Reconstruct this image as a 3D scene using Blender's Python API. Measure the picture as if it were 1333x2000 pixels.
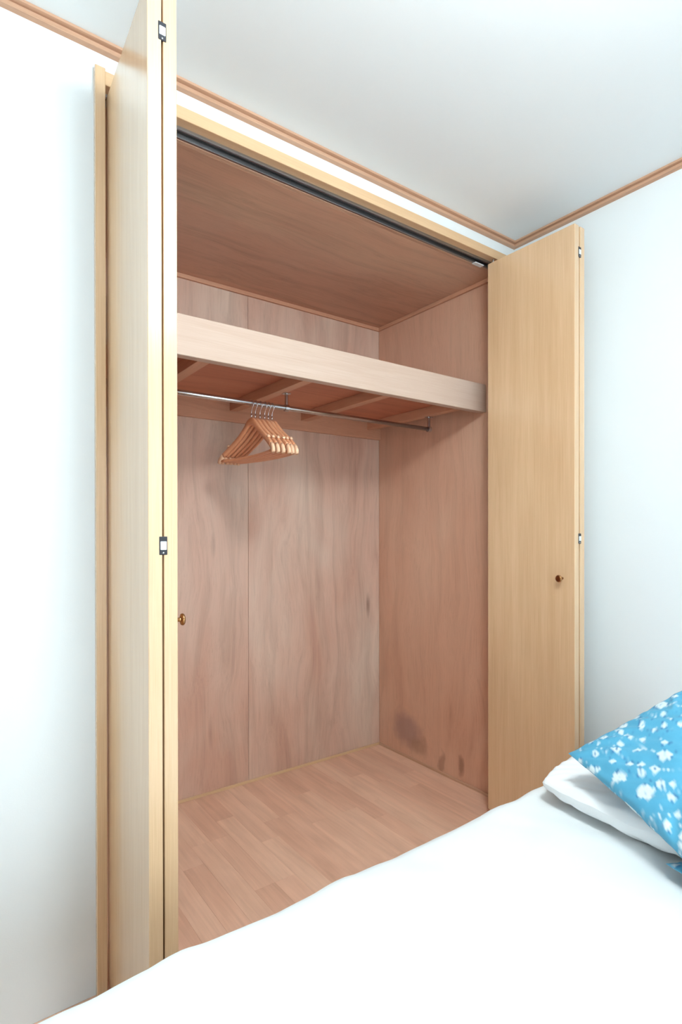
import bpy, bmesh, math, random
import numpy as np
from mathutils import Vector, Matrix, noise

for o in list(bpy.data.objects):
    bpy.data.objects.remove(o, do_unlink=True)
scene = bpy.context.scene
COL = scene.collection
random.seed(7)

# ------------------------------------------------------------------ camera
IMG_W, IMG_H = 1333, 2000
F_PX, YAW, PITCH, ROLL, CY = 1088.91, 36.105, -0.171, -0.073, 1039.6
CAM = Vector((0.0, -1.5, 1.171))
a, b, c = map(math.radians, (YAW, PITCH, ROLL))
fw = Vector((math.sin(a) * math.cos(b), math.cos(a) * math.cos(b), math.sin(b)))
rt = Vector((math.cos(a), -math.sin(a), 0))
up = rt.cross(fw)
rt, up = math.cos(c) * rt + math.sin(c) * up, -math.sin(c) * rt + math.cos(c) * up
cam_d = bpy.data.cameras.new('camera')
cam_d.sensor_fit = 'VERTICAL'
cam_d.sensor_height = 36.0
cam_d.lens = F_PX / IMG_H * 36.0
cam_d.shift_y = (CY - IMG_H / 2) / IMG_H
cam_d.clip_start = 0.02
cam = bpy.data.objects.new('camera', cam_d)
COL.objects.link(cam)
R3 = Matrix((rt, up, -fw)).transposed()
cam.matrix_world = Matrix.Translation(CAM) @ R3.to_4x4()
scene.camera = cam

# ------------------------------------------------------------------ world, light, exposure
LAMP_STRENGTH = 58.0
WINDOW_POWER = 40.0
world = bpy.data.worlds.new('daylight')
scene.world = world
world.use_nodes = True
bg = world.node_tree.nodes['Background']
bg.inputs['Color'].default_value = (0.80, 0.91, 1.0, 1)
bg.inputs['Strength'].default_value = 1.3
wl = bpy.data.lights.new('window_daylight', 'AREA')
wl.shape = 'RECTANGLE'
wl.size, wl.size_y = 1.8, 1.90
wl.energy = WINDOW_POWER
wl.color = (0.80, 0.93, 1.0)
wlo = bpy.data.objects.new('window_daylight', wl)
COL.objects.link(wlo)
wlo.location = (0.1, -3.78, 1.05)
wlo.rotation_euler = (math.radians(90), 0, 0)      # shines +y, through the window into the room

vs = scene.view_settings
vs.view_transform = 'Standard'
vs.look = 'None'
vs.exposure = 0.36
vs.gamma = 1.0
vs.use_curve_mapping = False

# ------------------------------------------------------------------ dimensions (metres)
XR = 2.0173          # right wall
XL = -1.15           # left wall
YF = -3.60           # wall behind the camera
ZC = 2.40            # ceiling
WT = 0.10            # wall thickness
OX0, OX1 = 0.3505, 1.928   # closet opening between the casings
HZ0, HZ1 = 2.296, 2.331   # header casing
CX0, CX1 = 0.305, 1.9705  # closet interior
CYB = 0.8475              # closet back
CZC = 2.276               # closet ceiling
DZ0, DZ1 = 0.018, 2.270   # doors

# ------------------------------------------------------------------ node helpers
def srgb(r, g, b_):
    def f(v):
        v /= 255.0
        return v / 12.92 if v <= 0.04045 else ((v + 0.055) / 1.055) ** 2.4
    return (f(r), f(g), f(b_), 1.0)

class NT:
    def __init__(self, name):
        self.m = bpy.data.materials.new(name)
        self.m.use_nodes = True
        self.t = self.m.node_tree
        self.p = self.t.nodes['Principled BSDF']
    def n(self, typ, **kw):
        nd = self.t.nodes.new(typ)
        for k, v in kw.items():
            if k in nd.inputs:
                nd.inputs[k].default_value = v
            else:
                setattr(nd, k, v)
        return nd
    def l(self, o, i):
        self.t.links.new(o, i)
    def coords(self, scale, rand=0.0):
        tc = self.n('ShaderNodeTexCoord')
        src = tc.outputs['Object']
        if rand:
            oi = self.n('ShaderNodeObjectInfo')
            mu = self.n('ShaderNodeVectorMath', operation='SCALE')
            cx = self.n('ShaderNodeCombineXYZ')
            for k in range(3):
                self.l(oi.outputs['Random'], cx.inputs[k])
            self.l(cx.outputs[0], mu.inputs[0])
            mu.inputs['Scale'].default_value = rand
            ad = self.n('ShaderNodeVectorMath', operation='ADD')
            self.l(src, ad.inputs[0]); self.l(mu.outputs[0], ad.inputs[1])
            src = ad.outputs[0]
        mp = self.n('ShaderNodeMapping')
        mp.inputs['Scale'].default_value = scale
        self.l(src, mp.inputs['Vector'])
        return mp.outputs[0]
    def noise(self, vec, scale=1.0, detail=4.0, rough=0.55, dist=0.0):
        nz = self.n('ShaderNodeTexNoise')
        nz.inputs['Scale'].default_value = scale
        nz.inputs['Detail'].default_value = detail
        nz.inputs['Roughness'].default_value = rough
        nz.inputs['Distortion'].default_value = dist
        self.l(vec, nz.inputs['Vector'])
        return nz.outputs['Fac']
    def ramp(self, fac, stops):
        r = self.n('ShaderNodeValToRGB')
        e = r.color_ramp.elements
        while len(e) < len(stops):
            e.new(0.5)
        for el, (pos, colr) in zip(e, stops):
            el.position = pos
            el.color = colr
        self.l(fac, r.inputs['Fac'])
        return r.outputs['Color']
    def mix(self, fac, A, B, mode='MIX'):
        mx = self.n('ShaderNodeMix', data_type='RGBA', blend_type=mode)
        for sock, v in ((mx.inputs[0], fac), (mx.inputs[6], A), (mx.inputs[7], B)):
            if hasattr(v, 'links'):
                self.l(v, sock)
            else:
                sock.default_value = v
        return mx.outputs[2]
    def bump(self, h, strength=0.1, dist=0.001):
        bp = self.n('ShaderNodeBump')
        bp.inputs['Strength'].default_value = strength
        bp.inputs['Distance'].default_value = dist
        self.l(h, bp.inputs['Height'])
        self.l(bp.outputs[0], self.p.inputs['Normal'])
    def base(self, colr):
        if hasattr(colr, 'links'):
            self.l(colr, self.p.inputs['Base Color'])
        else:
            self.p.inputs['Base Color'].default_value = colr
    def set(self, **kw):
        for k, v in kw.items():
            self.p.inputs[k.replace('_', ' ')].default_value = v
        return self.m

BW = [(0.0, (0, 0, 0, 1)), (1.0, (1, 1, 1, 1))]

def wallpaper(name, colr, bump=0.12):
    N = NT(name)
    v = N.coords((1, 1, 1))
    f = N.noise(v, 260, 3, 0.6)
    big = N.noise(v, 2.0, 2, 0.5)
    c2 = tuple(x * 0.975 for x in colr[:3]) + (1,)
    N.base(N.mix(big, colr, c2))
    N.bump(f, bump, 0.0012)
    return N.set(Roughness=0.85)

def grain_scale(axis, across, along):
    s = [across] * 3
    s['xyz'.index(axis)] = along
    return tuple(s)

def oak(name, axis, c0, c1, rough=0.32, spec=0.5):
    """straight fine-grained veneer"""
    N = NT(name)
    v = N.coords(grain_scale(axis, 1, 0.012), 13.0)
    fine = N.noise(v, 520, 3, 0.65)
    v2 = N.coords(grain_scale(axis, 1, 0.05), 7.0)
    mid = N.noise(v2, 38, 4, 0.6, 0.4)
    v3 = N.coords(grain_scale(axis, 1, 0.25), 5.0)
    big = N.noise(v3, 5, 2, 0.5)
    s = N.mix(0.40, N.mix(0.55, big, mid), fine)
    cr = N.ramp(s, [(0.34, c0), (0.66, c1)])
    N.base(cr)
    N.bump(fine, 0.06, 0.0006)
    N.p.inputs['Specular IOR Level'].default_value = spec
    return N.set(Roughness=rough)

def lauan(name, axis, cols, blotch=0.5, rough=0.42, stains=None, flecks=True):
    """lauan plywood: blotchy tone, soft streaks, pores, a few dark flecks"""
    N = NT(name)
    v0 = N.coords(grain_scale(axis, 1, 0.45), 2.0)
    wz = N.n('ShaderNodeTexNoise')
    wz.inputs['Scale'].default_value = 4.0
    wz.inputs['Detail'].default_value = 1.5
    N.l(v0, wz.inputs['Vector'])
    def warp(vec, amt):
        wv = N.n('ShaderNodeVectorMath', operation='MULTIPLY_ADD')
        N.l(wz.outputs['Color'], wv.inputs[0])
        wv.inputs[1].default_value = tuple(0.0 if k == axis else amt for k in 'xyz')
        N.l(vec, wv.inputs[2])
        return wv.outputs[0]
    v = warp(N.coords(grain_scale(axis, 1, 0.045), 9.0), 0.16)
    streak = N.noise(v, 16, 5, 0.62, 0.5)
    v1 = warp(N.coords(grain_scale(axis, 1, 0.028), 4.0), 0.10)
    pores = N.noise(v1, 210, 3, 0.7)
    v2 = N.coords(grain_scale(axis, 1, 0.35), 3.0)
    tone = N.noise(v2, 3.2, 3, 0.55, 0.5)
    base = N.ramp(tone, [(0.30, cols[0]), (0.52, cols[1]), (0.72, cols[2])])
    dark = N.ramp(streak, [(0.28, (0.62, 0.58, 0.56, 1)), (0.52, (1, 1, 1, 1)), (0.75, (1.10, 1.10, 1.10, 1))])
    col = N.mix(blotch, base, dark, 'MULTIPLY')
    pr = N.ramp(pores, [(0.30, (0.72, 0.68, 0.66, 1)), (0.50, (1, 1, 1, 1))])
    col = N.mix(0.38, col, pr, 'MULTIPLY')
    if flecks:
        v3 = N.coords(grain_scale(axis, 1, 0.22), 6.0)
        vo = N.n('ShaderNodeTexVoronoi')
        vo.inputs['Scale'].default_value = 5.5
        vo.inputs['Randomness'].default_value = 1.0
        N.l(v3, vo.inputs['Vector'])
        fl = N.ramp(vo.outputs['Distance'], [(0.02, (1, 1, 1, 1)), (0.10, (0, 0, 0, 1))])
        gate = N.n('ShaderNodeSeparateColor')
        N.l(vo.outputs['Color'], gate.inputs[0])
        g2 = N.ramp(gate.outputs[0], [(0.62, (0, 0, 0, 1)), (0.84, (0.65, 0.65, 0.65, 1))])
        ff = N.mix(1.0, fl, g2, 'MULTIPLY')
        ff = N.mix(1.0, ff, N.ramp(streak, [(0.35, (1, 1, 1, 1)), (0.7, (0.25, 0.25, 0.25, 1))]), 'MULTIPLY')
        col = N.mix(ff, col, srgb(96, 62, 46))
    for st in (stains or []):
        (cx, cy, cz), (rx, ry, rz), sc, amt = st
        tc = N.n('ShaderNodeTexCoord')
        nz = N.n('ShaderNodeTexNoise')
        nz.inputs['Scale'].default_value = 14
        N.l(tc.outputs['Object'], nz.inputs['Vector'])
        off = N.n('ShaderNodeVectorMath', operation='MULTIPLY_ADD')
        N.l(nz.outputs['Color'], off.inputs[0])
        off.inputs[1].default_value = (0.09, 0.09, 0.09)
        N.l(tc.outputs['Object'], off.inputs[2])
        mp = N.n('ShaderNodeMapping', vector_type='TEXTURE')
        mp.inputs['Location'].default_value = (cx + 0.045, cy + 0.045, cz + 0.045)
        mp.inputs['Scale'].default_value = (rx, ry, rz)
        N.l(off.outputs[0], mp.inputs['Vector'])
        ln = N.n('ShaderNodeVectorMath', operation='LENGTH')
        N.l(mp.outputs[0], ln.inputs[0])
        k = N.ramp(ln.outputs['Value'], [(0.45, (amt, amt, amt, 1)), (1.0, (0, 0, 0, 1))])
        col = N.mix(k, col, sc)
    N.base(col)
    N.bump(pores, 0.10, 0.0006)
    return N.set(Roughness=rough)

def metal(name, colr, rough=0.25):
    N = NT(name)
    v = N.coords((1, 1, 1))
    f = N.noise(v, 90, 3, 0.6)
    N.base(N.mix(f, colr, tuple(x * 0.9 for x in colr[:3]) + (1,)))
    return N.set(Metallic=1.0, Roughness=rough)

def plain(name, colr, rough=0.5):
    N = NT(name)
    v = N.coords((1, 1, 1))
    f = N.noise(v, 40, 3, 0.6)
    N.base(N.mix(f, colr, tuple(x * 0.93 for x in colr[:3]) + (1,)))
    return N.set(Roughness=rough)

def cloth(name, colr, weave=900, rough=0.9):
    N = NT(name)
    v = N.coords((1, 1, 1))
    f = N.noise(v, weave, 2, 0.6)
    N.base(colr)
    N.bump(f, 0.08, 0.0005)
    N.set(Roughness=rough)
    N.p.inputs['Sheen Weight'].default_value = 0.15
    return N.m

M = {}
M['wall'] = wallpaper('white_wallpaper', (0.80, 0.85, 0.865, 1))
M['ceil'] = wallpaper('ceiling_paper', (0.88, 0.94, 0.965, 1))
OAK0, OAK1 = srgb(206, 168, 128), srgb(228, 194, 154)
M['oak_z'] = oak('oak_veneer_upright', 'z', OAK0, OAK1, 0.24, 0.75)
M['oak_z'].node_tree.nodes['Principled BSDF'].inputs['Coat Weight'].default_value = 0.7
M['oak_z'].node_tree.nodes['Principled BSDF'].inputs['Coat Roughness'].default_value = 0.22
M['oak_x'] = oak('oak_casing_level', 'x', OAK0, OAK1, 0.38)
M['crown_x'] = oak('crown_wood_level', 'x', srgb(186, 144, 116), srgb(206, 166, 138), 0.45)
M['crown_y'] = oak('crown_wood_deep', 'y', srgb(186, 144, 116), srgb(206, 166, 138), 0.45)
PLY = [srgb(206, 164, 144), srgb(215, 183, 164), srgb(222, 200, 182)]
PLYR = [srgb(208, 160, 134), srgb(218, 174, 148), srgb(222, 184, 158)]
M['ply_back'] = lauan('lauan_upright', 'z', PLY, 0.55, 0.36)
M['ply_side'] = lauan('lauan_side_stained', 'z', PLYR, 0.28, 0.5, stains=[
    ((0, 0.607 - 0.4238, 0.150 - 1.138), (0.5, 0.13, 0.11), srgb(154, 122, 116), 0.65),
    ((0, 0.520 - 0.4238, 0.075 - 1.138), (0.5, 0.09, 0.06), srgb(150, 116, 94), 0.5),
    ((0, 0.358 - 0.4238, 0.050 - 1.138), (0.5, 0.030, 0.075), srgb(146, 108, 86), 0.55),
    ((0, 0.231 - 0.4238, 0.080 - 1.138), (0.5, 0.032, 0.065), srgb(122, 84, 66), 0.6)])
M['ply_ceil'] = lauan('lauan_level', 'x', [srgb(202, 158, 132), srgb(212, 170, 144), srgb(218, 182, 154)], 0.6, 0.42, flecks=False)
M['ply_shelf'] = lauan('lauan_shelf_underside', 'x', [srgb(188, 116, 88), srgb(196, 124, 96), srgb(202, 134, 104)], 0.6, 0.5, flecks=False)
M['batten_x'] = lauan('batten_level', 'x', [srgb(204, 150, 120), srgb(210, 158, 128), srgb(216, 168, 138)], 0.4, 0.5, flecks=False)
M['batten_y'] = lauan('batten_deep', 'y', [srgb(204, 150, 120), srgb(210, 158, 128), srgb(216, 168, 138)], 0.4, 0.5, flecks=False)
M['pine'] = oak('pale_pine_board', 'x', srgb(190, 162, 144), srgb(206, 184, 168), 0.55, 0.3)
M['hanger_wood'] = oak('orange_hanger_wood', 'y', srgb(220, 146, 104), srgb(236, 176, 136), 0.35)
M['hanger_end'] = oak('pale_hanger_end', 'y', srgb(230, 182, 146), srgb(240, 200, 166), 0.45)
M['chrome'] = metal('brushed_steel', (0.62, 0.62, 0.64, 1), 0.22)
M['hook_wire'] = metal('bright_wire', (0.80, 0.80, 0.84, 1), 0.2)
M['brass'] = metal('aged_brass', srgb(186, 138, 92), 0.25)
M['brass_dark'] = metal('dark_brass', srgb(136, 84, 52), 0.35)
M['black'] = plain('black_steel', (0.02, 0.022, 0.03, 1), 0.4)
M['track'] = metal('track_aluminium', (0.36, 0.36, 0.37, 1), 0.35)
M['track_dark'] = plain('track_slot', (0.03, 0.03, 0.032, 1), 0.5)
M['white_plastic'] = plain('white_plastic', (0.78, 0.82, 0.84, 1), 0.35)
M['duvet'] = cloth('white_cotton', (0.76, 0.795, 0.80, 1))
M['sheet'] = cloth('white_pillow_cotton', (0.86, 0.88, 0.89, 1))
M['mattress'] = cloth('mattress_ticking', (0.75, 0.76, 0.78, 1), 300)
M['bed_wood'] = oak('bed_frame_wood', 'x', srgb(150, 110, 76), srgb(176, 134, 96), 0.45)

def floor_mat():
    N = NT('floor_plank_wood')
    oi = N.n('ShaderNodeObjectInfo')
    v = N.coords((1, 0.045, 1), 11.0)
    g = N.noise(v, 60, 4, 0.6, 0.6)
    v2 = N.coords((1, 0.25, 1), 5.0)
    bgn = N.noise(v2, 14, 3, 0.5, 0.3)
    base = N.ramp(oi.outputs['Random'], [(0.0, srgb(228, 184, 158)), (0.5, srgb(234, 192, 166)), (1.0, srgb(240, 202, 176))])
    sh = N.ramp(N.mix(0.5, g, bgn), [(0.33, (0.83, 0.785, 0.755, 1)), (0.62, (1.04, 1.03, 1.02, 1))])
    N.base(N.mix(1.0, base, sh, 'MULTIPLY'))
    N.bump(g, 0.04, 0.0005)
    return N.set(Roughness=0.42)
M['floor'] = floor_mat()
M['subfloor'] = plain('subfloor', srgb(120, 84, 64), 0.8)

def lamp_mat():
    N = NT('lamp_diffuser')
    N.base((0.9, 0.9, 0.9, 1))
    N.p.inputs['Emission Color'].default_value = (0.88, 0.975, 1.0, 1)
    N.p.inputs['Emission Strength'].default_value = LAMP_STRENGTH
    return N.m
M['lamp'] = lamp_mat()

def glass_mat():
    N = NT('window_glass')
    t = N.t
    tr = N.n('ShaderNodeBsdfTransparent')
    gl = N.n('ShaderNodeBsdfGlossy', Roughness=0.02)
    fr = N.n('ShaderNodeFresnel', IOR=1.45)
    ms = N.n('ShaderNodeMixShader')
    N.l(fr.outputs[0], ms.inputs[0]); N.l(tr.outputs[0], ms.inputs[1]); N.l(gl.outputs[0], ms.inputs[2])
    N.l(ms.outputs[0], t.nodes['Material Output'].inputs['Surface'])
    return N.m
M['glass'] = glass_mat()

# ------------------------------------------------------------------ object helpers
WLOC = {}
def link(name, mesh, mat, loc=(0, 0, 0), parent=None, smooth=False):
    """loc is a world position (parents are never rotated before their parts are added)"""
    if mat and len(mesh.materials) == 0:
        mesh.materials.append(M[mat] if isinstance(mat, str) else mat)
    o = bpy.data.objects.new(name, mesh)
    COL.objects.link(o)
    w = Vector(loc)
    if parent is not None:
        o.parent = parent
        o.location = w - WLOC[parent.name]
    else:
        o.location = w
    WLOC[o.name] = w
    if smooth:
        for p in mesh.polygons:
            p.use_smooth = True
    return o

def empty(name, loc):
    o = bpy.data.objects.new(name, None)
    o.empty_display_size = 0.1
    COL.objects.link(o)
    o.location = loc
    WLOC[o.name] = Vector(loc)
    return o

def tag(o, label=None, cat=None, group=None, kind=None):
    if label: o['label'] = label
    if cat: o['category'] = cat
    if group: o['group'] = group
    if kind: o['kind'] = kind
    return o

def mesh_from(bm, name):
    me = bpy.data.meshes.new(name)
    bmesh.ops.recalc_face_normals(bm, faces=bm.faces)
    bm.to_mesh(me)
    bm.free()
    return me

def bm_box(bm, x0, x1, y0, y1, z0, z1, bev=0.0, seg=1):
    r = bmesh.ops.create_cube(bm, size=1.0)
    vsx = r['verts']
    for v in vsx:
        v.co = Vector(((x0 + x1) / 2 + v.co.x * (x1 - x0), (y0 + y1) / 2 + v.co.y * (y1 - y0), (z0 + z1) / 2 + v.co.z * (z1 - z0)))
    if bev > 0:
        es = list({e for v in vsx for e in v.link_edges})
        bmesh.ops.bevel(bm, geom=es, offset=bev, segments=seg, affect='EDGES', profile=0.5)
    return bm

def box(name, x0, x1, y0, y1, z0, z1, mat, parent=None, bev=0.0, seg=1):
    cx, cy, cz = (x0 + x1) / 2, (y0 + y1) / 2, (z0 + z1) / 2
    bm = bmesh.new()
    bm_box(bm, x0 - cx, x1 - cx, y0 - cy, y1 - cy, z0 - cz, z1 - cz, bev, seg)
    return link(name, mesh_from(bm, name), mat, (cx, cy, cz), parent, smooth=False)

def bm_tube(bm, pts, rad, n=10, caps=True):
    """tube along points; rad number or list"""
    pts = [Vector(p) for p in pts]
    rings = []
    prev = None
    for i, p in enumerate(pts):
        d = (pts[min(i + 1, len(pts) - 1)] - pts[max(i - 1, 0)]).normalized()
        if prev is None:
            ref = Vector((0, 0, 1)) if abs(d.z) < 0.9 else Vector((1, 0, 0))
            u = d.cross(ref).normalized()
        else:
            u = (prev - d * prev.dot(d)).normalized()
        prev = u
        w = d.cross(u)
        r = rad[i] if isinstance(rad, (list, tuple)) else rad
        rings.append([bm.verts.new(p + (u * math.cos(t) + w * math.sin(t)) * r) for t in [2 * math.pi * k / n for k in range(n)]])
    for A, B in zip(rings, rings[1:]):
        for k in range(n):
            bm.faces.new((A[k], A[(k + 1) % n], B[(k + 1) % n], B[k]))
    if caps:
        bm.faces.new(rings[0][::-1]); bm.faces.new(rings[-1])
    return bm

def bm_lathe(bm, prof, axis='z', n=24, origin=(0, 0, 0), flip=1):
    """prof: list of (radius, height) along axis"""
    O = Vector(origin)
    rings = []
    for r, h in prof:
        ring = []
        for k in range(n):
            t = 2 * math.pi * k / n
            q = (r * math.cos(t), r * math.sin(t), h * flip)
            if axis == 'x': q = (q[2], q[0], q[1])
            elif axis == 'y': q = (q[0], q[2], q[1])
            ring.append(bm.verts.new(O + Vector(q)))
        rings.append(ring)
    for A, B in zip(rings, rings[1:]):
        for k in range(n):
            bm.faces.new((A[k], A[(k + 1) % n], B[(k + 1) % n], B[k]))
    bm.faces.new(rings[0]); bm.faces.new(rings[-1])
    return bm

def bm_prism(bm, poly, ax, h0, h1):
    """extrude a 2-D polygon along axis ax ('x': poly in yz, 'y': poly in xz, 'z': poly in xy)"""
    def P(p, h):
        return {'x': (h, p[0], p[1]), 'y': (p[0], h, p[1]), 'z': (p[0], p[1], h)}[ax]
    A = [bm.verts.new(P(p, h0)) for p in poly]
    B = [bm.verts.new(P(p, h1)) for p in poly]
    n = len(poly)
    for k in range(n):
        bm.faces.new((A[k], A[(k + 1) % n], B[(k + 1) % n], B[k]))
    bm.faces.new(A[::-1]); bm.faces.new(B)
    return bm

def S(o):
    o['kind'] = 'structure'
    return o

# ------------------------------------------------------------------ room shell
def wall_with_hole(name, x0, x1, z0, z1, y0, y1, hx0, hx1, hz0, hz1, mat):
    bm = bmesh.new()
    for q in ((x0, hx0, z0, z1), (hx1, x1, z0, z1), (hx0, hx1, hz1, z1), (hx0, hx1, z0, hz0)):
        if q[1] - q[0] > 1e-4 and q[3] - q[2] > 1e-4:
            bm_box(bm, q[0], q[1], y0, y1, q[2], q[3])
    bmesh.ops.remove_doubles(bm, verts=bm.verts, dist=1e-5)
    return S(link(name, mesh_from(bm, name), mat))

wall_with_hole('wall_back', XL, XR, 0, ZC, 0.0, 0.05, OX0 - 0.012, OX1 + 0.012, 0.0, HZ1 - 0.012, 'wall')
S(box('wall_right', XR, XR + WT, YF - WT, CYB + WT, 0, ZC, 'wall'))
S(box('wall_left', XL - WT, XL, YF - WT, 0.05, 0, ZC, 'wall'))
wall_with_hole('wall_front', XL, XR, 0, ZC, YF - WT, YF, -0.80, 1.00, 0.06, 2.05, 'wall')
S(box('ceiling', XL - WT, XR + WT, YF - WT, 0.05, ZC, ZC + 0.05, 'ceil'))

# crown moulding: an under strip with a thin upper fillet, one length per wall
def crown(name, prof, ax, h0, h1, mat):
    bm = bmesh.new()
    bm_prism(bm, prof, ax, h0, h1)
    return S(link(name, mesh_from(bm, name), mat))
CP = [(0.0, 2.3770), (-0.0135, 2.3790), (-0.0150, 2.3805), (-0.0150, 2.3885), (-0.0120, 2.3895), (-0.0120, 2.3915), (-0.0235, 2.3935), (-0.0235, 2.4), (0.0, 2.4)]
crown('trim_1', CP, 'x', XL, XR, 'crown_x')
crown('trim_2', [(XR + p[0], p[1]) for p in CP], 'y', YF, 0.0, 'crown_y')
crown('trim_3', [(XL - p[0], p[1]) for p in CP], 'y', YF, 0.0, 'crown_y')
crown('trim_4', [(YF - p[0], p[1]) for p in CP], 'x', XL, XR, 'crown_x')

# closet casings and header
S(box('trim_5', OX0 - 0.0245, OX0, -0.016, 0.05, 0, HZ1 + 0.004, 'oak_z', bev=0.0012))
S(box('trim_6', OX1, OX1 + 0.0245, -0.016, 0.05, 0, HZ0, 'oak_z', bev=0.0012))
S(box('trim_7', OX0, OX1 + 0.0245, -0.012, 0.060, HZ0, HZ1, 'oak_x', bev=0.0012))
# baseboards of the room
S(box('baseboard_right', XR - 0.010, XR, YF, 0.0, 0, 0.06, 'crown_y', bev=0.001))
S(box('baseboard_left', XL, XL + 0.010, YF, -0.010, 0, 0.06, 'crown_y', bev=0.001))
S(box('baseboard_front', XL + 0.010, XR - 0.010, YF, YF + 0.010, 0, 0.06, 'crown_x', bev=0.001))

# closet interior: plywood sheets on the back, the sides and overhead
SEAM = 1.1785
wcb = S(box('wall_closet_back', CX0 - 0.05, CX1 + 0.046, CYB + 0.006, CYB + 0.05, 0, CZC + 0.06, 'ply_back'))
box('plywood_sheet', CX0, SEAM - 0.0008, CYB, CYB + 0.006, 0.0, CZC, 'ply_back', wcb, 0.0006)
box('plywood_sheet', SEAM + 0.0008, CX1, CYB, CYB + 0.006, 0.0, CZC, 'ply_back', wcb, 0.0006)
wcr = S(box('wall_closet_right', CX1 + 0.006, XR, 0.0502, CYB + 0.006, 0, CZC + 0.06, 'ply_side'))
box('plywood_sheet', CX1, CX1 + 0.006, 0.0502, CYB - 0.0004, 0.0, CZC, 'ply_side', wcr, 0.0006)
wcl = S(box('wall_closet_left', CX0 - 0.05, CX0 - 0.006, 0.0502, CYB + 0.006, 0, CZC + 0.06, 'ply_side'))
box('plywood_sheet', CX0 - 0.006, CX0, 0.0502, CYB - 0.0004, 0.0, CZC, 'ply_side', wcl, 0.0006)
wcc = S(box('ceiling_closet', CX0 - 0.05, CX1 + 0.046, 0.0605, CYB + 0.05, CZC + 0.006, CZC + 0.06, 'ply_ceil'))
box('plywood_sheet', CX0, CX1, 0.0605, CYB, CZC, CZC + 0.0058, 'ply_ceil', wcc, 0.0006)
S(box('trim_8', CX0, CX1, CYB - 0.012, CYB, CZC - 0.018, CZC, 'batten_x', bev=0.001))
S(box('trim_9', CX1 - 0.012, CX1, 0.062, CYB - 0.012, CZC - 0.018, CZC, 'batten_y', bev=0.001))
S(box('trim_10', CX0, CX0 + 0.012, 0.062, CYB - 0.012, CZC - 0.018, CZC, 'batten_y', bev=0.001))
S(box('baseboard_closet_back', CX0, CX1, CYB - 0.009, CYB, 0, 0.012, 'oak_x', bev=0.001))
S(box('baseboard_closet_right', CX1 - 0.009, CX1, 0.0502, CYB - 0.009, 0, 0.012, 'crown_y', bev=0.001))
S(box('baseboard_closet_left', CX0, CX0 + 0.009, 0.0502, CYB - 0.009, 0, 0.012, 'crown_y', bev=0.001))

# floor: subfloor, separate strips where the room may be seen, one joined field behind
floor = S(box('floor', XL - WT, XR + WT, YF - WT, CYB + 0.05, -0.05, -0.008, 'subfloor'))
PW = 0.0755
rng = random.Random(3)
plank_mesh = {}
def plank(x, y0, y1, w):
    L = round(y1 - y0, 3)
    key = (L, round(w, 4))
    if key not in plank_mesh:
        bm = bmesh.new()
        bm_box(bm, -w / 2 + 0.00012, w / 2 - 0.00012, -L / 2 + 0.00012, L / 2 - 0.00012, -0.004, 0.004, 0.0003)
        plank_mesh[key] = mesh_from(bm, 'plank')
    return link('plank', plank_mesh[key], 'floor', (x, (y0 + y1) / 2, -0.004), floor)
fx = CX1
row = 0
YS = -0.80
while fx > XL + 0.001:
    x1 = fx; x0 = max(fx - PW, XL)
    w = x1 - x0
    if w < 0.02: break
    back = CYB if x0 > CX0 - 0.05 else 0.0
    y = back
    first = True
    while y > YS + 0.001:
        L = rng.choice([0.24, 0.36, 0.48]) if first else rng.choice([0.36, 0.48, 0.60])
        first = False
        ny = max(y - L, YS)
        if ny - YS < 0.12: ny = YS
        plank((x0 + x1) / 2, ny, y, w)
        y = ny
    fx = x0
    row += 1
plank((CX1 + XR) / 2, YS, 0.0, XR - CX1)
bm = bmesh.new()
x1 = XR
while x1 > XL + 0.001:
    x0 = max(x1 - PW, XL)
    y = YS
    while y > YF + 0.001:
        ny = max(y - rng.choice([0.36, 0.48, 0.60]), YF)
        bm_box(bm, x0 + 0.0002, x1 - 0.0002, ny + 0.0002, y - 0.0002, -0.008, 0.0)
        y = ny
    x1 = x0
fb = link('floor_strips', mesh_from(bm, 'floor_strips'), 'floor', (0, 0, 0), floor)
fb['kind'] = 'stuff'

# window behind the camera
win = S(empty('window_1', (0.1, YF - 0.05, 0.06)))
for q in ((-0.80, 1.00, 0.06, 0.10), (-0.80, 1.00, 2.01, 2.05), (-0.80, -0.76, 0.10, 2.01), (0.96, 1.00, 0.10, 2.01), (0.08, 0.12, 0.10, 2.01)):
    box('window_frame', q[0], q[1], YF - 0.07, YF - 0.03, q[2], q[3], 'track', win, 0.002)
box('pane', -0.76, 0.08, YF - 0.053, YF - 0.048, 0.10, 2.01, 'glass', win)
box('pane', 0.12, 0.96, YF - 0.053, YF - 0.048, 0.10, 2.01, 'glass', win)

# ------------------------------------------------------------------ pendant lamp (above and beside the camera)
LX, LY, LZ = 0.62, -1.36, 2.23
lamp = empty('pendant_lamp', (LX, LY, ZC))
tag(lamp, 'round white pendant lamp hanging from the ceiling over the bed', 'lamp')
bm = bmesh.new()
bm_lathe(bm, [(0.052, 0.0), (0.050, -0.018), (0.020, -0.026)], 'z', 28)
link('ceiling_rose', mesh_from(bm, 'ceiling_rose'), 'white_plastic', (LX, LY, ZC), lamp, True)
bm = bmesh.new()
bm_tube(bm, [(LX, LY, ZC - 0.026), (LX, LY, LZ + 0.080)], 0.004, 8)
link('cord', mesh_from(bm, 'cord'), 'white_plastic', (0, 0, 0), lamp, True)
bm = bmesh.new()
bm_lathe(bm, [(0.03, 0.082), (0.11, 0.077), (0.148, 0.062), (0.16, 0.040), (0.16, -0.040), (0.148, -0.062), (0.11, -0.077), (0.03, -0.082)], 'z', 32)
link('lamp_shade', mesh_from(bm, 'lamp_shade'), 'lamp', (LX, LY, LZ), lamp, True)

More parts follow.
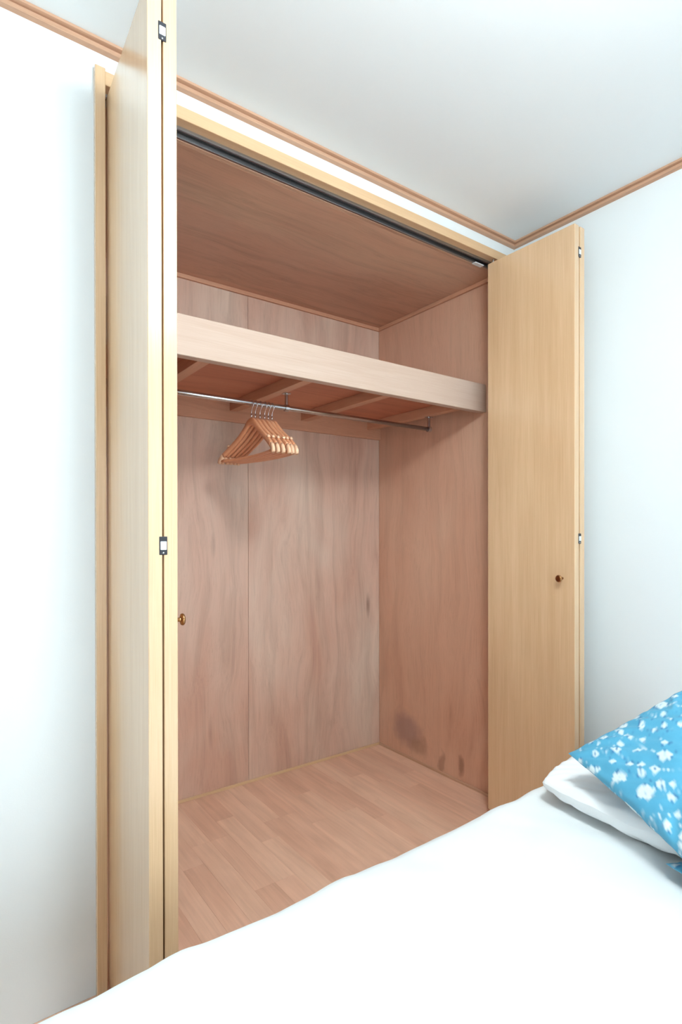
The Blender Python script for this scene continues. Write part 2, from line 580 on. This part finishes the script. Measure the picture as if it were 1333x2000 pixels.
# ------------------------------------------------------------------ folding closet doors
PWID, PTH = 0.386, 0.028
def fold_door(label, sx, fold_hi, ends_hi, knob_z):
    """two panels folded flat against each other. sx=+1: knob faces +x (left-hand door), -1: mirrored.
    outer panel hangs on the casing, inner panel carries the knob."""
    xo_f, xi_f = fold_hi        # centre x of outer / inner panel at the fold (room end)
    xo_w, xi_w = ends_hi        # centre x of outer / inner panel at the wall end
    yf, yw = -0.380, 0.005
    root = empty('folding_closet_door', ((xo_w + xi_w) / 2, yw, 0.0))
    tag(root, label, 'door', 'folding closet doors')
    zc = (DZ0 + DZ1) / 2
    for which, xf, xw in (('outer', xo_f, xo_w), ('inner', xi_f, xi_w)):
        cx, cy = (xf + xw) / 2, (yf + yw) / 2
        L = math.hypot(xf - xw, yf - yw)
        bm = bmesh.new()
        bm_box(bm, -PTH / 2, PTH / 2, -L / 2, L / 2, -(DZ1 - DZ0) / 2, (DZ1 - DZ0) / 2, 0.0016, 2)
        pan = link('door_panel', mesh_from(bm, 'door_panel'), 'oak_z', (cx, cy, zc), root)
        ang = math.atan2(xf - xw, -(yf - yw))      # lean of the panel out of square
        pan.rotation_euler = (0, 0, ang)
        if which == 'inner':
            # knob: rose, stem and turned head, on the face that shows when the door is shut
            ky = 0.048 - L / 2
            kb = bmesh.new()
            bm_lathe(kb, [(0.0045, 0.0), (0.0045, 0.019), (0.006, 0.021)], 'x', 16, (sx * PTH / 2, ky, knob_z - zc), sx)
            kn = link('knob', mesh_from(kb, 'knob'), 'brass', (cx, cy, zc), pan, True)
            kb = bmesh.new()
            bm_lathe(kb, [(0.006, 0.0205), (0.0115, 0.0220), (0.0128, 0.0240), (0.0128, 0.0265), (0.0108, 0.0285)], 'x', 24, (sx * PTH / 2, ky, knob_z - zc), sx)
            kh = link('knob_head', mesh_from(kb, 'knob_head'), 'brass', (cx, cy, zc), pan, True)
            kb = bmesh.new()
            bm_lathe(kb, [(0.0108, 0.0286), (0.0078, 0.0297), (0.003, 0.0302)], 'x', 24, (sx * PTH / 2, ky, knob_z - zc), sx)
            kf = link('knob_face', mesh_from(kb, 'knob_face'), 'brass_dark', (cx, cy, zc), pan, True)
    # hinges let into the two edges at the fold
    xm = (xo_f + xi_f) / 2
    for hz in (2.1755, 1.141, 0.16):
        h = box('hinge', xm - 0.0082, xm + 0.0082, yf - 0.0014, yf + 0.0040, hz - 0.0185, hz + 0.0185, 'black', root, 0.0008)
        box('hinge_roller', xm - 0.0062, xm + 0.0062, yf - 0.0026, yf - 0.0013, hz - 0.0085, hz + 0.0088, 'white_plastic', h, 0.0012, 2)
        sb = bmesh.new()
        bm_lathe(sb, [(0.0022, 0.0), (0.0018, 0.0008)], 'y', 10, (0, 0, 0), -1)
        link('screw', mesh_from(sb, 'screw'), 'chrome', (xm, yf - 0.0013, hz - 0.0145), h, True)
    # top guide pin running in the track
    pb = bmesh.new()
    bm_lathe(pb, [(0.004, 0.0), (0.004, 0.018)], 'z', 12)
    link('guide_pin', mesh_from(pb, 'guide_pin'), 'chrome', (xi_w, -0.012, DZ1 - 0.001), root, True)
    return root
fold_door('oak folding closet door at the left of the opening, folded edge toward the viewer', 1,
          (0.3570, 0.3885), (0.3700, 0.4015), 0.981)
fold_door('oak folding closet door beside the right wall, its brass knob facing the closet', -1,
          (1.9035, 1.8680), (1.9060, 1.8640), 0.996)

# ------------------------------------------------------------------ sliding track under the header
trk = empty('door_track', ((OX0 + OX1) / 2, 0.03, HZ0))
tag(trk, 'dark aluminium door track running under the closet header', 'track')
box('rail', OX0 + 0.001, OX1 - 0.001, 0.018, 0.0250, HZ0 - 0.009, HZ0, 'track', trk, 0.0008)
box('rail', OX0 + 0.001, OX1 - 0.001, 0.0375, 0.046, HZ0 - 0.019, HZ0, 'track', trk, 0.0008)
box('channel', OX0 + 0.001, OX1 - 0.001, 0.0250, 0.0375, HZ0 - 0.004, HZ0, 'track_dark', trk)
box('stop_plate', 1.800, 1.852, 0.026, 0.046, HZ0 - 0.0235, HZ0 - 0.0195, 'white_plastic', trk, 0.001)
box('track_lip', OX0 + 0.001, OX1 - 0.001, 0.0465, 0.0600, CZC, HZ0, 'ply_ceil', trk)

# ------------------------------------------------------------------ shelf
shelf = empty('closet_shelf', ((CX0 + CX1) / 2, 0.45, 1.69))
tag(shelf, 'wooden closet shelf with a pale front board and joists underneath', 'shelf')
box('front_board', CX0 + 0.0005, CX1 - 0.0005, 0.112, 0.146, 1.692, 1.814, 'pine', shelf, 0.0015)
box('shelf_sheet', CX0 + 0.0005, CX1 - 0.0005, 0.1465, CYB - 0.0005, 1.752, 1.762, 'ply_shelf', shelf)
for jx in (0.335, 0.700, 1.0975, 1.476, 1.893):
    box('joist', jx - 0.020, jx + 0.020, 0.1465, CYB - 0.0185, 1.712, 1.7515, 'batten_y', shelf, 0.0008)
box('ledger', CX0 + 0.0005, CX1 - 0.0005, CYB - 0.018, CYB - 0.0005, 1.664, 1.7515, 'batten_x', shelf, 0.001)

# ------------------------------------------------------------------ hanging rail
RY, RZ, RR = 0.400, 1.6535, 0.0095
rail = empty('hanging_rail', (1.1, RY, RZ))
tag(rail, 'steel clothes rail hung beneath the closet shelf on brackets', 'rail')
bm = bmesh.new()
bm_tube(bm, [(0.325, RY, RZ), (1.1, RY, RZ), (1.912, RY, RZ)], RR, 20)
link('rod', mesh_from(bm, 'rod'), 'chrome', (0, 0, 0), rail, True)
for bx in (0.335, 1.1205, 1.905):
    bb = bmesh.new()
    bm_lathe(bb, [(RR + 0.0040, -0.008), (RR + 0.0040, 0.008)], 'x', 20, (bx, RY, RZ))
    bm_tube(bb, [(bx, RY, RZ + RR), (bx, RY, 1.7085)], 0.0072, 12)
    bm_box(bb, bx - 0.014, bx + 0.014, RY - 0.014, RY + 0.014, 1.7085, 1.7118, 0.0006)
    br = link('bracket', mesh_from(bb, 'bracket'), 'chrome', (0, 0, 0), rail, False)
    sb = bmesh.new()
    bm_lathe(sb, [(0.0030, 0.0), (0.0020, -0.0016)], 'z', 10)
    link('screw', mesh_from(sb, 'screw'), 'hook_wire', (bx + 0.010, RY - 0.009, 1.7085), br, True)

# ------------------------------------------------------------------ hangers
def spline(pts, n):
    """Catmull-Rom through pts"""
    P = [Vector(p) for p in pts]
    P = [2 * P[0] - P[1]] + P + [2 * P[-1] - P[-2]]
    out = []
    for i in range(1, len(P) - 2):
        for k in range(n):
            t = k / n
            p0, p1, p2, p3 = P[i - 1], P[i], P[i + 1], P[i + 2]
            out.append(0.5 * ((2 * p1) + (p2 - p0) * t + (2 * p0 - 5 * p1 + 4 * p2 - p3) * t * t + (3 * p1 - p0 - 3 * p2 + p3) * t ** 3))
    out.append(P[-2])
    return out

def bend(y):               # both shoulders sweep to one side, as on a contoured hanger
    return -0.70 * y * y

def strip_along(bm, path, half_h, half_t):
    """rectangular strip along path of (y, z); bends in x; half height per point"""
    n = len(path)
    rings = []
    for i, (y, z) in enumerate(path):
        y0_, z0_ = path[max(i - 1, 0)]; y1_, z1_ = path[min(i + 1, n - 1)]
        d = Vector((y1_ - y0_, z1_ - z0_)).normalized()
        nr = Vector((-d.y, d.x))
        hh = half_h[i] if isinstance(half_h, list) else half_h
        x = bend(y)
        ring = []
        ch = half_t * 0.45
        for (u, w) in ((-half_t + ch, hh), (half_t - ch, hh), (half_t, hh - ch), (half_t, -hh + ch), (half_t - ch, -hh), (-half_t + ch, -hh), (-half_t, -hh + ch), (-half_t, hh - ch)):
            ring.append(bm.verts.new((x + u, y + nr.x * w, z + nr.y * w)))
        rings.append(ring)
    for A, B in zip(rings, rings[1:]):
        for k in range(8):
            bm.faces.new((A[k], A[(k + 1) % 8], B[(k + 1) % 8], B[k]))
    bm.faces.new(rings[0][::-1]); bm.faces.new(rings[-1])

HW = 0.212
def make_hanger():
    root = empty('coat_hanger', (0, 0, 0))
    # origin: centre of the rod. hook over the rod, wood below
    right = [(0.0, -0.070), (0.018, -0.0745), (0.040, -0.090), (0.070, -0.112), (0.110, -0.137), (0.150, -0.160), (0.185, -0.181)]
    pr = [(p.x, p.y) for p in spline([(y, z, 0) for y, z in right], 4)]
    arm = [(-y, z) for y, z in pr[::-1]] + pr[1:]
    hh = [0.0105 + 0.004 * max(0, 1 - abs(y) / 0.05) for y, z in arm]
    bm = bmesh.new()
    strip_along(bm, arm, hh, 0.0058)
    link('shoulder', mesh_from(bm, 'shoulder'), 'hanger_wood', (0, 0, 0), root, True)
    for s in (-1, 1):
        tip = [(s * 0.1855, -0.1814), (s * 0.196, -0.1885), (s * 0.206, -0.199), (s * HW, -0.211)]
        bm = bmesh.new()
        strip_along(bm, tip, [0.0105, 0.0102, 0.0095, 0.0070], 0.0058)
        link('shoulder_tip', mesh_from(bm, 'shoulder_tip'), 'hanger_end', (0, 0, 0), root, True)
        # little raised lip in front of the strap notch
        bm = bmesh.new()
        strip_along(bm, [(s * 0.150, -0.1475), (s * 0.1545, -0.1455), (s * 0.160, -0.1515)], [0.0030, 0.0045, 0.0025], 0.0056)
        link('notch_lip', mesh_from(bm, 'notch_lip'), 'hanger_end', (0, 0, 0), root, True)
    ys = [-0.196 + 0.392 * k / 16 for k in range(17)]
    bm = bmesh.new()
    strip_along(bm, [(y, -0.2030) for y in ys], 0.0055, 0.0050)
    link('trouser_bar', mesh_from(bm, 'trouser_bar'), 'hanger_wood', (0, 0, 0), root, True)
    # hook
    r = RR + 0.0016
    pts = [(0, 0.0, -0.058), (0, 0.0, -0.034), (0, -0.004, -0.024), (0, -0.0155, -0.012)]
    rr = 0.0165
    for k in range(0, 11):
        t = math.radians(205 - 205 * k / 10.0 - 8)
        pts.append((0, rr * math.cos(t), (r - rr) + rr * math.sin(t)))
    bm = bmesh.new()
    bm_tube(bm, pts, 0.0014, 8)
    link('hook', mesh_from(bm, 'hook'), 'hook_wire', (0, 0, 0), root, True)
    bm = bmesh.new()
    bm_tube(bm, [(0, 0, -0.057), (0, 0, -0.040)], 0.0028, 10)
    link('ferrule', mesh_from(bm, 'ferrule'), 'hook_wire', (0, 0, 0), root, True)
    return root

def copy_tree(src):
    r = src.copy()
    COL.objects.link(r)
    for ch in list(src.children):
        k = ch.copy()
        COL.objects.link(k)
        k.parent = r
    return r
HOOKS = [0.9680, 0.9840, 1.0040, 1.0240, 1.0400, 1.0560]
TWIST = [0.030, 0.045, 0.050, 0.065, 0.058, 0.060]
HLAB = ['wooden coat hanger at the far left end of the bunch on the rail',
        'wooden coat hanger second from the left in the bunch',
        'wooden coat hanger third from the left in the bunch',
        'wooden coat hanger third from the right in the bunch',
        'wooden coat hanger second from the right in the bunch',
        'wooden coat hanger at the right end of the bunch, nearest the rail bracket']
h0 = make_hanger()
hangers = [h0] + [copy_tree(h0) for _ in range(5)]
for h, hx, fx_, lb in zip(hangers, HOOKS, TWIST, HLAB):
    h.location = (hx, RY, RZ)
    h.rotation_euler = (0, 0, fx_)
    tag(h, lb, 'hanger', 'wooden coat hangers on the closet rail')

# ------------------------------------------------------------------ bed
BX0, BX1, BY0, BY1 = -0.06, 1.985, -1.62, -0.640     # mattress footprint
bed = empty('bed', ((BX0 + BX1) / 2, (BY0 + BY1) / 2, 0.0))
tag(bed, 'low wooden bed with a mattress under the white duvet', 'bed')
bm = bmesh.new()
bm_box(bm, BX0, BX1, BY0, BY1, 0.245, 0.470, 0.035, 4)
link('mattress', mesh_from(bm, 'mattress'), 'mattress', (0, 0, 0), bed, True)
box('bed_rail', BX0, BX1, BY1 - 0.025, BY1, 0.14, 0.244, 'bed_wood', bed, 0.003)
box('bed_rail', BX0, BX1, BY0, BY0 + 0.025, 0.14, 0.244, 'bed_wood', bed, 0.003)
box('slat_base', BX0, BX1, BY0 + 0.0255, BY1 - 0.0255, 0.20, 0.244, 'bed_wood', bed, 0.003)
for lx in (BX0 + 0.05, BX1 - 0.05):
    for ly in (BY0 + 0.05, BY1 - 0.05):
        box('leg', lx - 0.025, lx + 0.025, ly - 0.024, ly + 0.024, 0.0, 0.20, 'bed_wood', bed, 0.003)

def nz(x, y, z=0.0):
    return noise.noise(Vector((x, y, z)))

def duvet_mesh():
    ZT, EY, r = 0.502, -0.606, 0.055        # top height, closet-side edge, rounding
    EYN, EX = -1.66, -0.085
    nx_, ny_ = 220, 190
    x0, x1 = EX - 0.28, 1.990
    q0, q1 = EYN - 0.30, EY + 0.34
    def prof(q, e, sgn):
        """distance past the edge -> (offset beyond edge centre, drop)"""
        s = (q - (e - sgn * r)) * sgn
        if s <= 0: return None
        if s < r * math.pi / 2:
            t = s / r
            return (e - sgn * r) + sgn * r * math.sin(t), r * (1 - math.cos(t))
        return e, r + (s - r * math.pi / 2)
    vs_, fs = [], []
    for j in range(ny_ + 1):
        q = q0 + (q1 - q0) * j / ny_
        for i in range(nx_ + 1):
            p = x0 + (x1 - x0) * i / nx_
            x, y, z = p, q, ZT
            hang = 0.0
            a1 = prof(q, EY, 1) if q > EY - r else (prof(q, EYN, -1) if q < EYN + r else None)
            if a1: y = a1[0]; hang = a1[1]
            a2 = prof(p, EX, -1) if p < EX + r else None
            hx = 0.0
            if a2: x = a2[0]; hx = a2[1]
            z = ZT - max(hang, hx) - 0.3 * min(hang, hx)
            z = max(z, 0.16)
            k = 1.0 if hang < 0.02 else max(0.3, 1 - hang * 3)
            # soft folds: long ones along the bed, shorter rumples across
            w = 0.0050 * nz(x * 1.7 + 3, y * 4.5) + 0.0050 * nz(x * 5 + 1.5 * y, y * 7 + 9) + 0.0030 * nz(x * 17 + 6 * y, y * 13, 4)
            rid = abs(nz(x * 3.2 - 2.6 * y, y * 2.0 + 5, 1.7))
            w += 0.006 * max(0, 0.16 - rid) / 0.16
            # slack swell around the pillows
            z += w * k
            y += (0.004 * nz(x * 6, 2.0) + 0.003 * nz(x * 15, 5.0)) * (1 if a1 and q > -1 else 0)
            if hang > r:
                y += 0.012 * math.sin(x * 23 + 2 * nz(x * 4, 1)) * min(1, (hang - r) * 5)
            vs_.append((x, y, z))
    W = nx_ + 1
    for j in range(ny_):
        for i in range(nx_):
            A = j * W + i
            fs.append((A, A + 1, A + W + 1, A + W))
    me = bpy.data.meshes.new('duvet')
    me.from_pydata(vs_, [], fs)
    return me
duvet = link('duvet', duvet_mesh(), 'duvet', (0, 0, 0), None, True)
tag(duvet, 'white cotton duvet spread over the whole bed', 'duvet')
sol = duvet.modifiers.new('thickness', 'SOLIDIFY')
sol.thickness = 0.012
sol.offset = -1

# ------------------------------------------------------------------ pillows
def pillow_mesh(name, A, B, T, n, m, seed, sag=0.0, wr=1.0, blunt=0.42, bow=0.07, rnd=0.0):
    """A, B: half lengths in local x, y; T half thickness. closed two-sided cushion, seam round the edge."""
    def pt(s, t, side):
        e = max(0.0, (1 - s * s) * (1 - t * t))
        h = T * e ** blunt
        q = 1 - rnd * (s * t) ** 2
        x = A * s * (1 - bow * (1 - t * t)) * q
        y = B * t * (1 - 0.85 * bow * (1 - s * s)) * q
        ed = e ** 0.5
        w = (0.0070 * nz(x * 9 + seed, y * 9) + 0.0040 * nz(x * 22, y * 22 + seed)) * ed * wr
        # creases running in from the corners and the seam
        cr = 0.004 * math.sin(30 * (abs(s) - abs(t)) + 5 * nz(x * 8, y * 8, seed)) * (1 - ed) * ed * 4 * wr
        z = side * (h + w + cr)
        if side < 0: z *= 0.75
        z -= sag * (s ** 4 + t ** 4) * 0.5
        wav = 0.004 * wr * (1 - ed) * nz(x * 25, y * 25, seed + 3)
        return (x, y, z + wav)
    vs_, fs, uv = [], [], []
    idx = {}
    for side in (1, -1):
        k = n if side == 1 else m
        for j in range(k + 1):
            for i in range(k + 1):
                s = -1 + 2 * i / k; t = -1 + 2 * j / k
                s = math.sin(s * math.pi / 2) * 0.35 + s * 0.65
                t = math.sin(t * math.pi / 2) * 0.35 + t * 0.65
                idx[(side, i, j)] = len(vs_)
                vs_.append(pt(s, t, side)); uv.append((s, t, side))
        for j in range(k):
            for i in range(k):
                q = [idx[(side, i, j)], idx[(side, i + 1, j)], idx[(side, i + 1, j + 1)], idx[(side, i, j + 1)]]
                fs.append(q if side == 1 else q[::-1])
    me = bpy.data.meshes.new(name)
    me.from_pydata(vs_, [], fs)
    return me, np.array(uv)

def frame_matrix(origin, X, Y):
    X = Vector(X).normalized(); Y = Vector(Y)
    Y = (Y - X * Y.dot(X)).normalized()
    Z = X.cross(Y)
    R = Matrix((X, Y, Z)).transposed()
    return Matrix.Translation(Vector(origin)) @ R.to_4x4()

# the printed fabric: flowers, leaves and trailing stems drawn as flat print into a colour attribute
def print_field(wm, hm, seed, res=0.0006):
    rg = random.Random(seed)
    W, H = int(wm / res), int(hm / res)
    yy, xx = np.mgrid[0:H, 0:W].astype(np.float32)
    xx *= res; yy *= res
    white = np.zeros((H, W), np.float32)
    dark = np.zeros((H, W), np.float32)
    def region(cx, cy, r):
        x0 = max(0, int((cx - r) / res)); x1 = min(W, int((cx + r) / res) + 1)
        y0 = max(0, int((cy - r) / res)); y1 = min(H, int((cy + r) / res) + 1)
        if x1 <= x0 or y1 <= y0: return None
        return slice(y0, y1), slice(x0, x1)
    def stamp(cx, cy, r, fn):
        rg_ = region(cx, cy, r * 1.4)
        if rg_ is None: return
        dx = xx[rg_] - cx; dy = yy[rg_] - cy
        w, d = fn(dx, dy)
        dark[rg_] = np.maximum(dark[rg_] * (1 - np.clip(w, 0, 1)), d)
        white[rg_] = np.maximum(white[rg_], w)
    def soft(v, s): return np.clip(v / s + 0.5, 0, 1)
    def flower(cx, cy, r, k, ph):
        def fn(dx, dy):
            rad = np.hypot(dx, dy); th = np.arctan2(dy, dx) + ph
            edge = r * (0.74 + 0.26 * np.abs(np.cos(th * k / 2)) ** 0.5)
            w = soft(edge - rad, 0.0008)
            core = soft(r * 0.17 - rad, 0.001)
            vein = (np.abs(np.sin(th * k / 2)) < 0.13) & (rad < edge * 0.9) & (rad > r * 0.2)
            d = soft(0.0013 - np.abs(rad - edge - 0.0008), 0.001) * 0.8 * (np.sin(th * 3) > -0.3)
            d = np.maximum(d, core * 0.8)
            w = w * (1 - core) * np.where(vein, 0.55, 1.0)
            return w.astype(np.float32), d.astype(np.float32)
        stamp(cx, cy, r, fn)
    def leaf(cx, cy, L, wd, ang, frill=0.0, solid=1.0):
        def fn(dx, dy):
            u = (dx * math.cos(ang) + dy * math.sin(ang)) / L
            v = (-dx * math.sin(ang) + dy * math.cos(ang))
            prof = wd * np.clip(1 - u * u, 0, 1) ** 0.75 * (1 - 0.35 * u)
            prof = prof * (1 + frill * np.cos(u * 26))
            w = soft(prof - np.abs(v), 0.0008) * (np.abs(u) < 1)
            mid = (np.abs(v) < 0.0008) & (np.abs(u) < 0.75)
            d = soft(0.0012 - np.abs(np.abs(v) - prof - 0.0008), 0.001) * 0.75 * (np.abs(u) < 1) * (v < 0)
            w = w * np.where(mid, 0.35, solid)
            return w.astype(np.float32), np.maximum(d, mid * 0.4).astype(np.float32)
        stamp(cx, cy, max(L, wd), fn)
    def dot(cx, cy, r, val=0.9):
        stamp(cx, cy, r, lambda dx, dy: ((soft(r - np.hypot(dx, dy), 0.001) * val).astype(np.float32), np.zeros_like(dx)))
    def ddot(cx, cy, r, val=0.8):
        stamp(cx, cy, r, lambda dx, dy: (np.zeros_like(dx), (soft(r - np.hypot(dx, dy), 0.001) * val).astype(np.float32)))
    def stem(pts, r=0.0011, val=0.8):
        for k in range(len(pts) - 1):
            (ax, ay), (bx, by) = pts[k], pts[k + 1]
            m_ = max(2, int(math.hypot(bx - ax, by - ay) / 0.001))
            for q in range(m_):
                t = q / m_
                dot(ax + (bx - ax) * t, ay + (by - ay) * t, r, val)
    taken = []
    def place(rmin, tries=60):
        for _ in range(tries):
            x, y = rg.uniform(0, wm), rg.uniform(0, hm)
            if all(math.hypot(x - a_, y - b_) > rmin + r_ for a_, b_, r_ in taken):
                taken.append((x, y, rmin)); return x, y
        return None
    area = wm * hm
    for _ in range(int(area * 80)):          # large blossoms with leaf pairs on a trailing stem
        q = place(0.026, 120)
        if not q: continue
        x, y = q
        a0 = rg.uniform(0, 6.28)
        px, py, aa = x, y, a0
        path = [(px, py)]
        for k in range(9):
            aa += rg.uniform(-0.28, 0.28) + 0.12
            px += 0.016 * math.cos(aa); py += 0.016 * math.sin(aa)
            path.append((px, py))
        stem(path)
        for k in (3, 5, 7, 9):
            sx_, sy_ = path[k]
            sd = rg.choice((-1, 1))
            an = a0 + sd * rg.uniform(0.6, 1.1)
            lx_, ly_ = sx_ + 0.014 * math.cos(an), sy_ + 0.014 * math.sin(an)
            if any(math.hypot(lx_ - a_, ly_ - b_) < 0.012 + 0.6 * r_ for a_, b_, r_ in taken): continue
            taken.append((lx_, ly_, 0.012))
            leaf(lx_, ly_, rg.uniform(0.010, 0.016), rg.uniform(0.0032, 0.0050), an, rg.choice((0, 0, 0.12)))
        flower(x, y, rg.uniform(0.012, 0.017), rg.choice((5, 5, 6, 7)), rg.uniform(0, 6))
        ddot(x + 0.022, y + 0.008, 0.003, 0.6)
    for _ in range(int(area * 70)):          # big plumes
        q = place(0.022)
        if not q: continue
        an = rg.uniform(0, 6.28)
        leaf(q[0], q[1], rg.uniform(0.015, 0.024), rg.uniform(0.005, 0.008), an, 0.16)
    for _ in range(int(area * 300)):         # small blossoms
        q = place(0.010)
        if not q: continue
        flower(q[0], q[1], rg.uniform(0.0055, 0.0092), rg.choice((4, 5, 5, 6)), rg.uniform(0, 6))
        if rg.random() < 0.6:
            an = rg.uniform(0, 6.28)
            stem([(q[0] + 0.007 * math.cos(an), q[1] + 0.007 * math.sin(an)), (q[0] + 0.02 * math.cos(an + .2), q[1] + 0.02 * math.sin(an + .2))], 0.0006, 0.6)
    for _ in range(int(area * 900)):         # sprigs of dots
        q = place(0.006, 25)
        if not q: continue
        an = rg.uniform(0, 6.28)
        for k in range(rg.randint(3, 7)):
            rr_ = 0.0035 * k
            dot(q[0] + rr_ * math.cos(an) + rg.uniform(-.002, .002), q[1] + rr_ * math.sin(an) + rg.uniform(-.002, .002), rg.uniform(0.0008, 0.0018), rg.uniform(0.6, 0.95))
        for k in range(rg.randint(1, 4)):
            ddot(q[0] + rg.uniform(-.01, .01), q[1] + rg.uniform(-.01, .01), rg.uniform(0.0009, 0.0022), rg.uniform(0.3, 0.75))
    return white, dark, res

BLUE, DARK, WHT = np.array(srgb(76, 154, 184)[:3]), np.array(srgb(40, 98, 146)[:3]), np.array(srgb(206, 220, 222)[:3])
def print_colors(me, uv, A, B, seed):
    wm, hm = 2 * A, 2 * B
    cols = np.ones((len(uv), 4), np.float32)
    for side in (1, -1):
        w, d, res = print_field(wm, hm, seed + side)
        sel = uv[:, 2] == side
        X = (uv[sel, 0] * 0.5 + 0.5) * wm / res - 0.5
        Y = (uv[sel, 1] * 0.5 + 0.5) * hm / res - 0.5
        H, W = w.shape
        X = np.clip(X, 0, W - 1.001); Y = np.clip(Y, 0, H - 1.001)
        ix = X.astype(int); iy = Y.astype(int); fx_ = (X - ix); fy_ = (Y - iy)
        def samp(F):
            return (F[iy, ix] * (1 - fx_) * (1 - fy_) + F[iy, np.minimum(ix + 1, W - 1)] * fx_ * (1 - fy_) +
                    F[np.minimum(iy + 1, H - 1), ix] * (1 - fx_) * fy_ + F[np.minimum(iy + 1, H - 1), np.minimum(ix + 1, W - 1)] * fx_ * fy_)
        ww = samp(w)[:, None]; dd = samp(d)[:, None]
        cc = BLUE[None, :] * (1 - dd) + DARK[None, :] * dd
        cc = cc * (1 - ww) + WHT[None, :] * ww
        cols[sel, :3] = cc
    at = me.color_attributes.new('print', 'FLOAT_COLOR', 'POINT')
    at.data.foreach_set('color', cols.ravel())

def print_mat():
    N = NT('blue_floral_cotton')
    at = N.n('ShaderNodeAttribute', attribute_name='print')
    v = N.coords((1, 1, 1))
    mott = N.noise(v, 30, 3, 0.6)
    sh = N.ramp(mott, [(0.3, (0.90, 0.92, 0.94, 1)), (0.7, (1.03, 1.02, 1.02, 1))])
    N.base(N.mix(1.0, at.outputs['Color'], sh, 'MULTIPLY'))
    N.bump(N.noise(v, 900, 2, 0.6), 0.08, 0.0005)
    N.p.inputs['Sheen Weight'].default_value = 0.1
    return N.set(Roughness=0.85)
M['print'] = print_mat()

def place_matrix(o, Mx):
    o.matrix_world = Mx

def put_pillow(name, corner, X, Y, A, B, T, n, m, seed, mat, label, cat, group=None, sag=0.0, printed=False, wr=1.0, **kw):
    Xv = Vector(X).normalized(); Yv = Vector(Y); Yv = (Yv - Xv * Yv.dot(Xv)).normalized()
    me, uv = pillow_mesh(name, A, B, T, n, m, seed, sag, wr, **kw)
    if printed:
        print_colors(me, uv, A, B, seed)
    o = link(name, me, mat, (0, 0, 0), None, True)
    o.matrix_world = frame_matrix(Vector(corner) + Xv * A + Yv * B, Xv, Yv)
    tag(o, label, cat, group)
    return o

# corner = the corner nearest the closet and the foot of the bed; X runs to the head, Y toward the camera side.
put_pillow('pillow', (1.175, -0.660, 0.551), (0.985, 0.0, 0.03), (0.14, -0.985, 0.0), 0.235, 0.31, 0.052, 120, 60, 5.0, 'sheet',
           'plain white pillow lying flat beneath the blue cushion', 'pillow', sag=0.004, wr=0.7, blunt=0.26, bow=0.02, rnd=0.10)
put_pillow('floral_cushion', (1.190, -0.765, 0.652), (0.79, -0.44, 0.46), (-0.40, -0.85, -0.30), 0.235, 0.25, 0.066, 740, 90, 11.0, 'print',
           'blue floral cushion on top, its corner pointing at the closet door', 'cushion', 'blue floral cushions', printed=True, blunt=0.44)
put_pillow('floral_cushion', (1.118, -1.010, 0.540), (0.90, -0.42, 0.02), (-0.42, -0.90, 0.0), 0.20, 0.21, 0.032, 200, 60, 23.0, 'print',
           'second blue floral cushion, mostly hidden under the upper one', 'cushion', 'blue floral cushions', printed=True)
